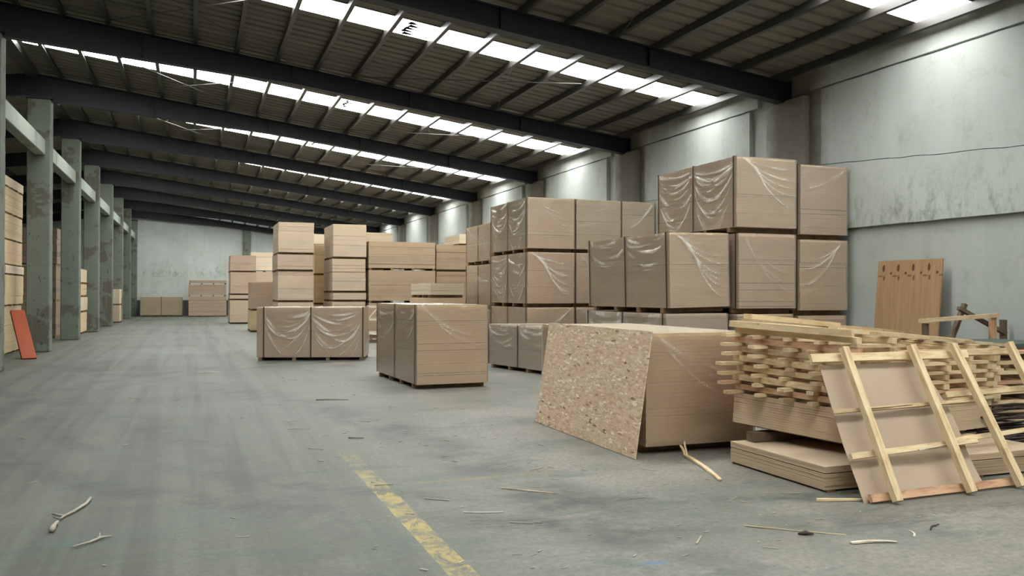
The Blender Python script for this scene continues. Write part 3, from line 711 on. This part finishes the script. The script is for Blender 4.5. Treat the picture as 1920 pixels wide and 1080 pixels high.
for L in range(7):
    z = .294 + L*.0862
    # sticks along the pile, ends poking out to the left
    ys = [.05, .34, .62, .9, 1.17]
    for j, yy in enumerate(ys):
        out = (.04, .09, .12, .15, .24)[j] + prng.uniform(-.05, .06); end = 2.4+prng.uniform(-.15, .3) if L < 6 else .75+prng.uniform(-.1, .1)
        o = plank('long_stick', prng.choice(mats), (-out, yy+prng.uniform(-.03, .03), z+.0005), (end, yy+prng.uniform(-.05, .05), z+.0005), prng.uniform(.045, .075), .029, rng=prng, bend=.008, flat=True)
        in_pile(o); tag(o, 'long stick, %s, in the %s layer of the lumber pile' % (['frontmost', 'second from the front', 'middle one of five', 'second from the back', 'rearmost'][j], lv[L]), 'stick', GP)
    for j, xx in enumerate((.03, .52, 1.0, 1.5, 1.95, 2.36) if L < 6 else (.03, .52)):
        x0 = xx + prng.uniform(-.012, .012)
        o = plank('cross_board', prng.choice(mats), (x0, -.02+prng.uniform(-.03, .03), z+.034), (x0+prng.uniform(-.02, .02), 1.25+prng.uniform(-.04, .05), z+.034), prng.uniform(.07, .1), .0505, rng=prng, bend=.006, rough=.002, flat=True)
        in_pile(o); tag(o, 'cross board, %s, in the %s layer of the lumber pile' % (['leftmost', 'second from the left', 'third from the left', 'third from the right', 'second from the right', 'rightmost'][j], lv[L]), 'board', GP)
zt = .294 + 7*.0862
tops = [ # local start, end, width, thickness, material, label
    ((.0, 1.12), (3.0, 1.28), .12, .045, 'pine2', 'long plank at the back on top of the lumber pile', 0),
    ((.0, .94), (2.6, .9), .11, .03, 'pine', 'plank second from the back on top of the lumber pile', 0),
    ((.02, .74), (2.9, .72), .1, .025, 'pine3', 'reddish plank in the middle on top of the lumber pile', 0),
    ((.3, .5), (2.95, .54), .12, .025, 'white_wood', 'whitish plank lying along the top of the lumber pile', 0),
    ((.1, .3), (2.5, .3), .09, .04, 'pine', 'plank near the front on top of the lumber pile', 0),
    ((.35, .06), (2.8, .08), .1, .03, 'pine2', 'front plank on top of the lumber pile, above the leaning frame', 0),
    ((.02, 1.13), (1.5, 1.16), .09, .05, 'pine', 'thick short plank highest at the back left of the lumber pile', .05),
    ((1.65, 1.2), (2.9, 1.24), .08, .03, 'pine2', 'short plank lying highest at the back right of the lumber pile', .05)]
sz = lambda x, h: zt + .003 + h + .0862*(.57-x)/1.82
tops = [((a[0], a[1], sz(a[0], h)), (b[0], b[1], sz(b[0], h)), wd, th, mt, lb) for a, b, wd, th, mt, lb, h in tops]
for a, b, wd, th, mt, lb in tops:
    in_pile(plank('top_plank', mt, a, b, wd, th, rng=prng, bend=.015))
    o = C.objects[-1]; tag(o, lb, 'plank', GP)
o = in_pile(plank('side_plank', 'pine', (-.06, 1.25, zt+.002), (-.05, .02, zt+.002), .05, .055, rng=prng))
tag(o, 'squared plank along the top left edge of the lumber pile', 'plank', GP)

# leaning frame with hardboard behind its battens
fr = empty('leaning_frame', (4.65, 4.9, 0)); tag(fr, 'batten frame with curved brown hardboard leaning on the lumber pile', 'frame')
LEAN = math.atan2(.55, 1.09)
FM = Matrix.Rotation(math.radians(2.5), 4, 'Z') @ Matrix.Rotation(-LEAN, 4, 'X')   # local x along, z up the slope, y behind
def fpart(name, mt, a, b, wd, th, roll=0, **kw):
    o = plank(name, mt, a, b, wd, th, None, prng, roll, **kw); o.parent = fr; o.matrix_basis = FM @ o.matrix_basis; return o
for xb, xt in ((.17, .19), (.93, .91), (1.48, 1.38), (2.14, 2.06)):
    fpart('batten', 'pine', (xb, -.012, .01), (xt, -.012, 1.23), .062, .05, bend=.008, rough=.002)
fpart('bottom_rail', 'pine3', (0, .042, .035), (1.62, .046, .035), .03, .06, rough=.003)
fpart('bottom_rail', 'pine2', (1.63, .046, .035), (2.3, .046, .035), .03, .04)
fpart('top_rail', 'pine', (-.1, .042, 1.14), (1.6, .042, 1.13), .03, .07, bend=.005, rough=.004)
fpart('top_rail', 'pine2', (.85, .075, 1.17), (2.2, .075, 1.16), .025, .06, bend=.01)
fpart('middle_rail', 'pine2', (-.07, .045, .72), (1.55, .042, .74), .025, .03, bend=.012, rough=.006)
fpart('middle_rail', 'pine2', (1.2, .075, .80), (2.25, .075, .82), .025, .05)
fpart('middle_rail', 'pine', (-.04, .045, .36), (1.3, .042, .40), .025, .045, bend=.012, rough=.007)
fpart('middle_rail', 'pine', (1.05, .072, .42), (2.3, .07, .47), .025, .04, bend=.012, rough=.006)
fpart('splinter', 'white_wood', (.62, .02, .375), (1.15, .03, .42), .015, .012, taper=.6)
fpart('splinter', 'pine', (.2, .02, .735), (.75, .03, .75), .012, .01, taper=.6)
bm = bmesh.new(); nu, nv = 24, 26; g = []
for i in range(nu+1):
    row = []
    for j in range(nv+1):
        u, v = i/nu, j/nv
        zz_ = .012 + v*1.12
        x1 = 1.30 - .22*v + .05*math.sin(PI*v)
        x = .0 + u*x1 - .03*(1-v)
        dep = .085 + (.045*math.sin(PI*v)**2*(.4+.6*u) + .03*math.sin(2.4*PI*v+.4)*u)*(1-v**3)
        row.append((x, dep, zz_))
    g.append(row)
vs = [[[bm.verts.new((x, d+k*.004, z)) for x, d, z in row] for row in g] for k in (0, 1)]
for i in range(nu):
    for j in range(nv):
        bm.faces.new((vs[0][i][j], vs[0][i+1][j], vs[0][i+1][j+1], vs[0][i][j+1])); bm.faces.new((vs[1][i][j], vs[1][i][j+1], vs[1][i+1][j+1], vs[1][i+1][j]))
hb = mesh_obj('hardboard_panel', bm, 'hardboard', fr, True); hb.matrix_basis = FM.copy()

# second rough pile at the right edge, with dark strips and a green board on it
r = empty('offcut_pile', (7.75, 6.6, 0)); tag(r, 'rough pile of offcuts at the right edge behind the leaning frame', 'pile')
for L in range(9):
    zb = L*.105
    for j in range(3):
        plank('cross_piece', prng.choice(['pine2', 'pine', 'dark_wood']), (.1+.5*j, 0, zb), (.1+.5*j+prng.uniform(-.03, .03), 1.1, zb), .09, .06, r, prng)
    for j in range(4):
        plank('long_piece', prng.choice(['pine', 'pine2', 'pine3']), (-.12+prng.uniform(-.1, .1), .08+.3*j, zb+.063), (1.35, .08+.3*j+prng.uniform(-.04, .04), zb+.063), .08, .038, r, prng)
o = mesh_obj('green_board', bx(0, 0, 0, 1.5, .8, .05, bev=.006), 'green'); o.location = (7.7, 6.7, .952); o.rotation_euler = (0, 0, math.radians(8))
tag(o, 'dark green board lying on the offcut pile at the right edge', 'board')
bm = bmesh.new(); brng = random.Random(5)
for i in range(70):
    y = brng.uniform(6.05, 6.5); z = .02 + .5*brng.random()*(1-abs(y-6.28)/.3); x = 7.15 + brng.uniform(0, .2)
    pts = [(x+s*.22, y+brng.uniform(-.02, .02), max(.012, z+brng.uniform(-.015, .015))) for s in range(5)]
    b2 = tube_bm(pts, brng.uniform(.005, .011), 5); me_ = bpy.data.meshes.new('t'); b2.to_mesh(me_); b2.free(); bm.from_mesh(me_); bpy.data.meshes.remove(me_)
tag(mesh_obj('bark_strips', bm, 'bark'), 'heap of thin dark bark strips at the right edge', 'strips', kind='stuff')

# broken trestle behind the lumber
tr = empty('broken_trestle', (9.2, 8.3, 0)); tag(tr, 'broken timber trestle standing behind the lumber pile by the right wall', 'trestle')
def tp(name, mt, a, b, wd, th): return plank(name, mt, [p-q for p, q in zip(a, (9.2, 8.3, 0))], [p-q for p, q in zip(b, (9.2, 8.3, 0))], wd, th, tr, prng)
tp('top_rail', 'pine', (8.5, 8.24, 1.18), (9.82, 8.24, 1.24), .05, .05)
tp('post', 'pine3', (9.76, 8.3, 0), (9.76, 8.3, 1.27), .09, .05)
tp('post', 'dark_wood', (8.62, 8.3, 0), (8.62, 8.3, 1.17), .07, .05)
tp('brace', 'dark_wood', (8.75, 8.4, 0), (9.44, 8.4, 1.4), .06, .05)
tp('brace', 'dark_wood', (9.24, 8.34, 1.34), (10.05, 8.34, 1.0), .06, .045)
tp('post', 'dark_wood', (10.06, 8.4, 0), (10.06, 8.4, 1.2), .07, .06)
tp('bottom_rail', 'pine2', (8.5, 8.25, .25), (9.9, 8.25, .25), .05, .05)

# pale pallets and an open frame seen between the two lone bundles
for i in range(2):
    r = empty('wooden_pallet', (5.0, 26.4, .14*i)); tag(r, ['pale pallet on the floor seen between the two lone bundles', 'second pale pallet, on the first, between the two lone bundles'][i], 'pallet')
    for j in range(3): plank('stringer', 'dark_wood', (.05, .06+.45*j, 0), (1.2, .06+.45*j, 0), .08, .1, r, prng)
    for j in range(6): plank('deck_board', 'white_wood', (.08+.21*j, 0, .102), (.08+.21*j, 1.0, .102), .13, .025, r, prng)
r = empty('open_frame', (5.05, 26.5, .285)); tag(r, 'pale braced timber frame standing on pallets between the lone bundles', 'frame')
for x in (.03, .38, .8): plank('post', 'white_wood', (x, .05, 0), (x, .05, .85), .06, .05, r, prng)
for z in (.0, .4, .8): plank('rail', 'white_wood', (0, 0, z), (.9, 0, z), .04, .07, r, prng)
plank('brace', 'white_wood', (.05, .02, .42), (.36, .02, .78), .04, .03, r, prng)
for x in (.03, .8): plank('post', 'white_wood', (x, .8, 0), (x, .8, .85), .06, .05, r, prng)

# ------------------------------------------------------------------ litter on the floor
def stick(name, label, pts, rad, mt='twig', cat='stick', n=6):
    return tag(mesh_obj(name, tube_bm(pts, rad, n), mt, None, True), label, cat)
plank_ = lambda name, label, a, b, wd, th, mt='pine': tag(plank(name, mt, a, b, wd, th, None, prng, bend=.02, rough=.002, taper=.4), label, 'strip')
o = empty('split_lath', (0, 0, 0)); tag(o, 'split pale lath lying in front of the bundle behind the strand board', 'strip')
plank('lath', 'pine', (4.06, 6.0, .002), (4.36, 7.02, .004), .035, .016, o, prng, bend=.03, taper=-.2)
plank('splinter', 'pine', (4.35, 7.0, .006), (4.40, 7.17, .075), .018, .01, o, prng)
plank('splinter', 'pine', (4.36, 6.98, .006), (4.44, 7.16, .11), .018, .01, o, prng)
plank_('floor_strip', 'pale strip on the floor pointing under the leaning frame', (4.34, 5.17, .002), (4.8, 5.02, .002), .03, .018)
plank_('floor_strip', 'short pale strip lying alone near the bottom right', (3.79, 4.21, .002), (4.08, 4.14, .002), .028, .012, 'white_wood')
plank_('floor_strip', 'long thin sliver on the tyre marks below the slab', (3.42, 4.78, .002), (3.9, 4.38, .002), .012, .004, 'pine2')
plank_('floor_strip', 'small pale sliver at the far bottom right', (4.28, 4.2, .002), (4.36, 4.32, .002), .014, .006, 'white_wood')
plank_('floor_strip', 'dark sliver left of the middle bundle, on open floor', (1.66, 12.5, .002), (2.1, 12.36, .002), .03, .012, 'dark_wood')
plank_('floor_strip', 'pair of thin slivers in front of the yellow line end', (2.28, 6.36, .002), (2.62, 6.05, .002), .012, .005, 'pine2')
plank_('floor_strip', 'thin pale sliver right of the yellow line', (1.78, 5.75, .002), (2.05, 5.66, .002), .012, .005, 'white_wood')
plank_('floor_strip', 'small dark stick beside the top of the yellow line', (1.55, 9.1, .002), (1.7, 9.05, .002), .025, .01, 'dark_wood')
plank_('floor_strip', 'pale sliver in front of the lone long bundle', (.1, 17.6, .002), (.55, 17.5, .002), .03, .01, 'white_wood')
b = empty('stripped_twig', (0, 0, 0)); tag(b, 'pale forked twig with a knobbed end at the lower left', 'twig')
mesh_obj('stem', tube_bm([(-.70, 7.02, .02), (-.715, 6.86, .016), (-.77, 6.66, .014), (-.815, 6.55, .012), (-.90, 6.64, .012)], [.012, .011, .010, .009, .006], 6), 'twig', b, True)
mesh_obj('fork', tube_bm([(-.815, 6.55, .012), (-.83, 6.47, .014), (-.875, 6.53, .012)], [.008, .008, .004], 6), 'twig', b, True)
mesh_obj('knob', tube_bm([(-.835, 6.38, .016), (-.84, 6.3, .02), (-.84, 6.2, .02), (-.838, 6.16, .016)], [.012, .012, .021, .014], 7), 'twig', b, True)
b = empty('stripped_twig', (0, 0, 0)); tag(b, 'thin straight twig with side shoots, nearest the bottom left corner', 'twig')
mesh_obj('stem', tube_bm([(-.67, 5.74, .012), (-.58, 5.82, .012), (-.53, 5.9, .012), (-.47, 5.91, .012)], [.005, .007, .009, .005], 6), 'twig', b, True)
mesh_obj('shoot', tube_bm([(-.535, 5.9, .012), (-.545, 5.98, .02)], [.006, .003], 5), 'twig', b, True)
mesh_obj('shoot', tube_bm([(-.52, 5.9, .012), (-.57, 5.92, .016)], [.006, .003], 5), 'twig', b, True)
stick('dark_leaf', 'dark curled scrap on the floor at the lower right', [(3.62, 4.49, .008), (3.66, 4.47, .016), (3.71, 4.45, .008)], [.006, .016, .004], 'bark', 'scrap')
stick('dark_twig', 'small dark twig at the far right of the foreground', [(4.5, 4.28, .006), (4.56, 4.33, .008), (4.66, 4.36, .006)], [.005, .006, .003], 'bark', 'twig')
bm = bmesh.new(); brng = random.Random(9)
for i in range(300):
    if i < 190: x = brng.uniform(1.0, 5.2); y = brng.uniform(4.3, 11.5)
    else: x = brng.uniform(-3.2, 3); y = brng.uniform(4.5, 26)
    if (4.0 < x < 5.4 and 7.1 < y < 10) or (x > 4.4 and 4.8 < y < 7): continue
    if 3.3 < x < 4.2 and 6.7 < y < 9.8 or (3 < x < 4.9 and 13 < y < 16.2) or (1 < x < 4 and 19 < y < 22): continue
    L = brng.uniform(.015, .07) if brng.random() < .85 else brng.uniform(.07, .2); a = brng.uniform(-.9, .9); wd = brng.uniform(.002, .006); h = brng.uniform(.002, .006)
    ca, sa = math.cos(a), math.sin(a)
    vv = box(bm, 0, -wd, .001, L, wd, .001+h)
    for q in vv: q.co = Vector((x + q.co.x*ca - q.co.y*sa, y + q.co.x*sa + q.co.y*ca, q.co.z))
tag(mesh_obj('wood_chips', bm, 'twig'), 'scattered wood chips and slivers on the concrete floor', 'chips', kind='stuff')
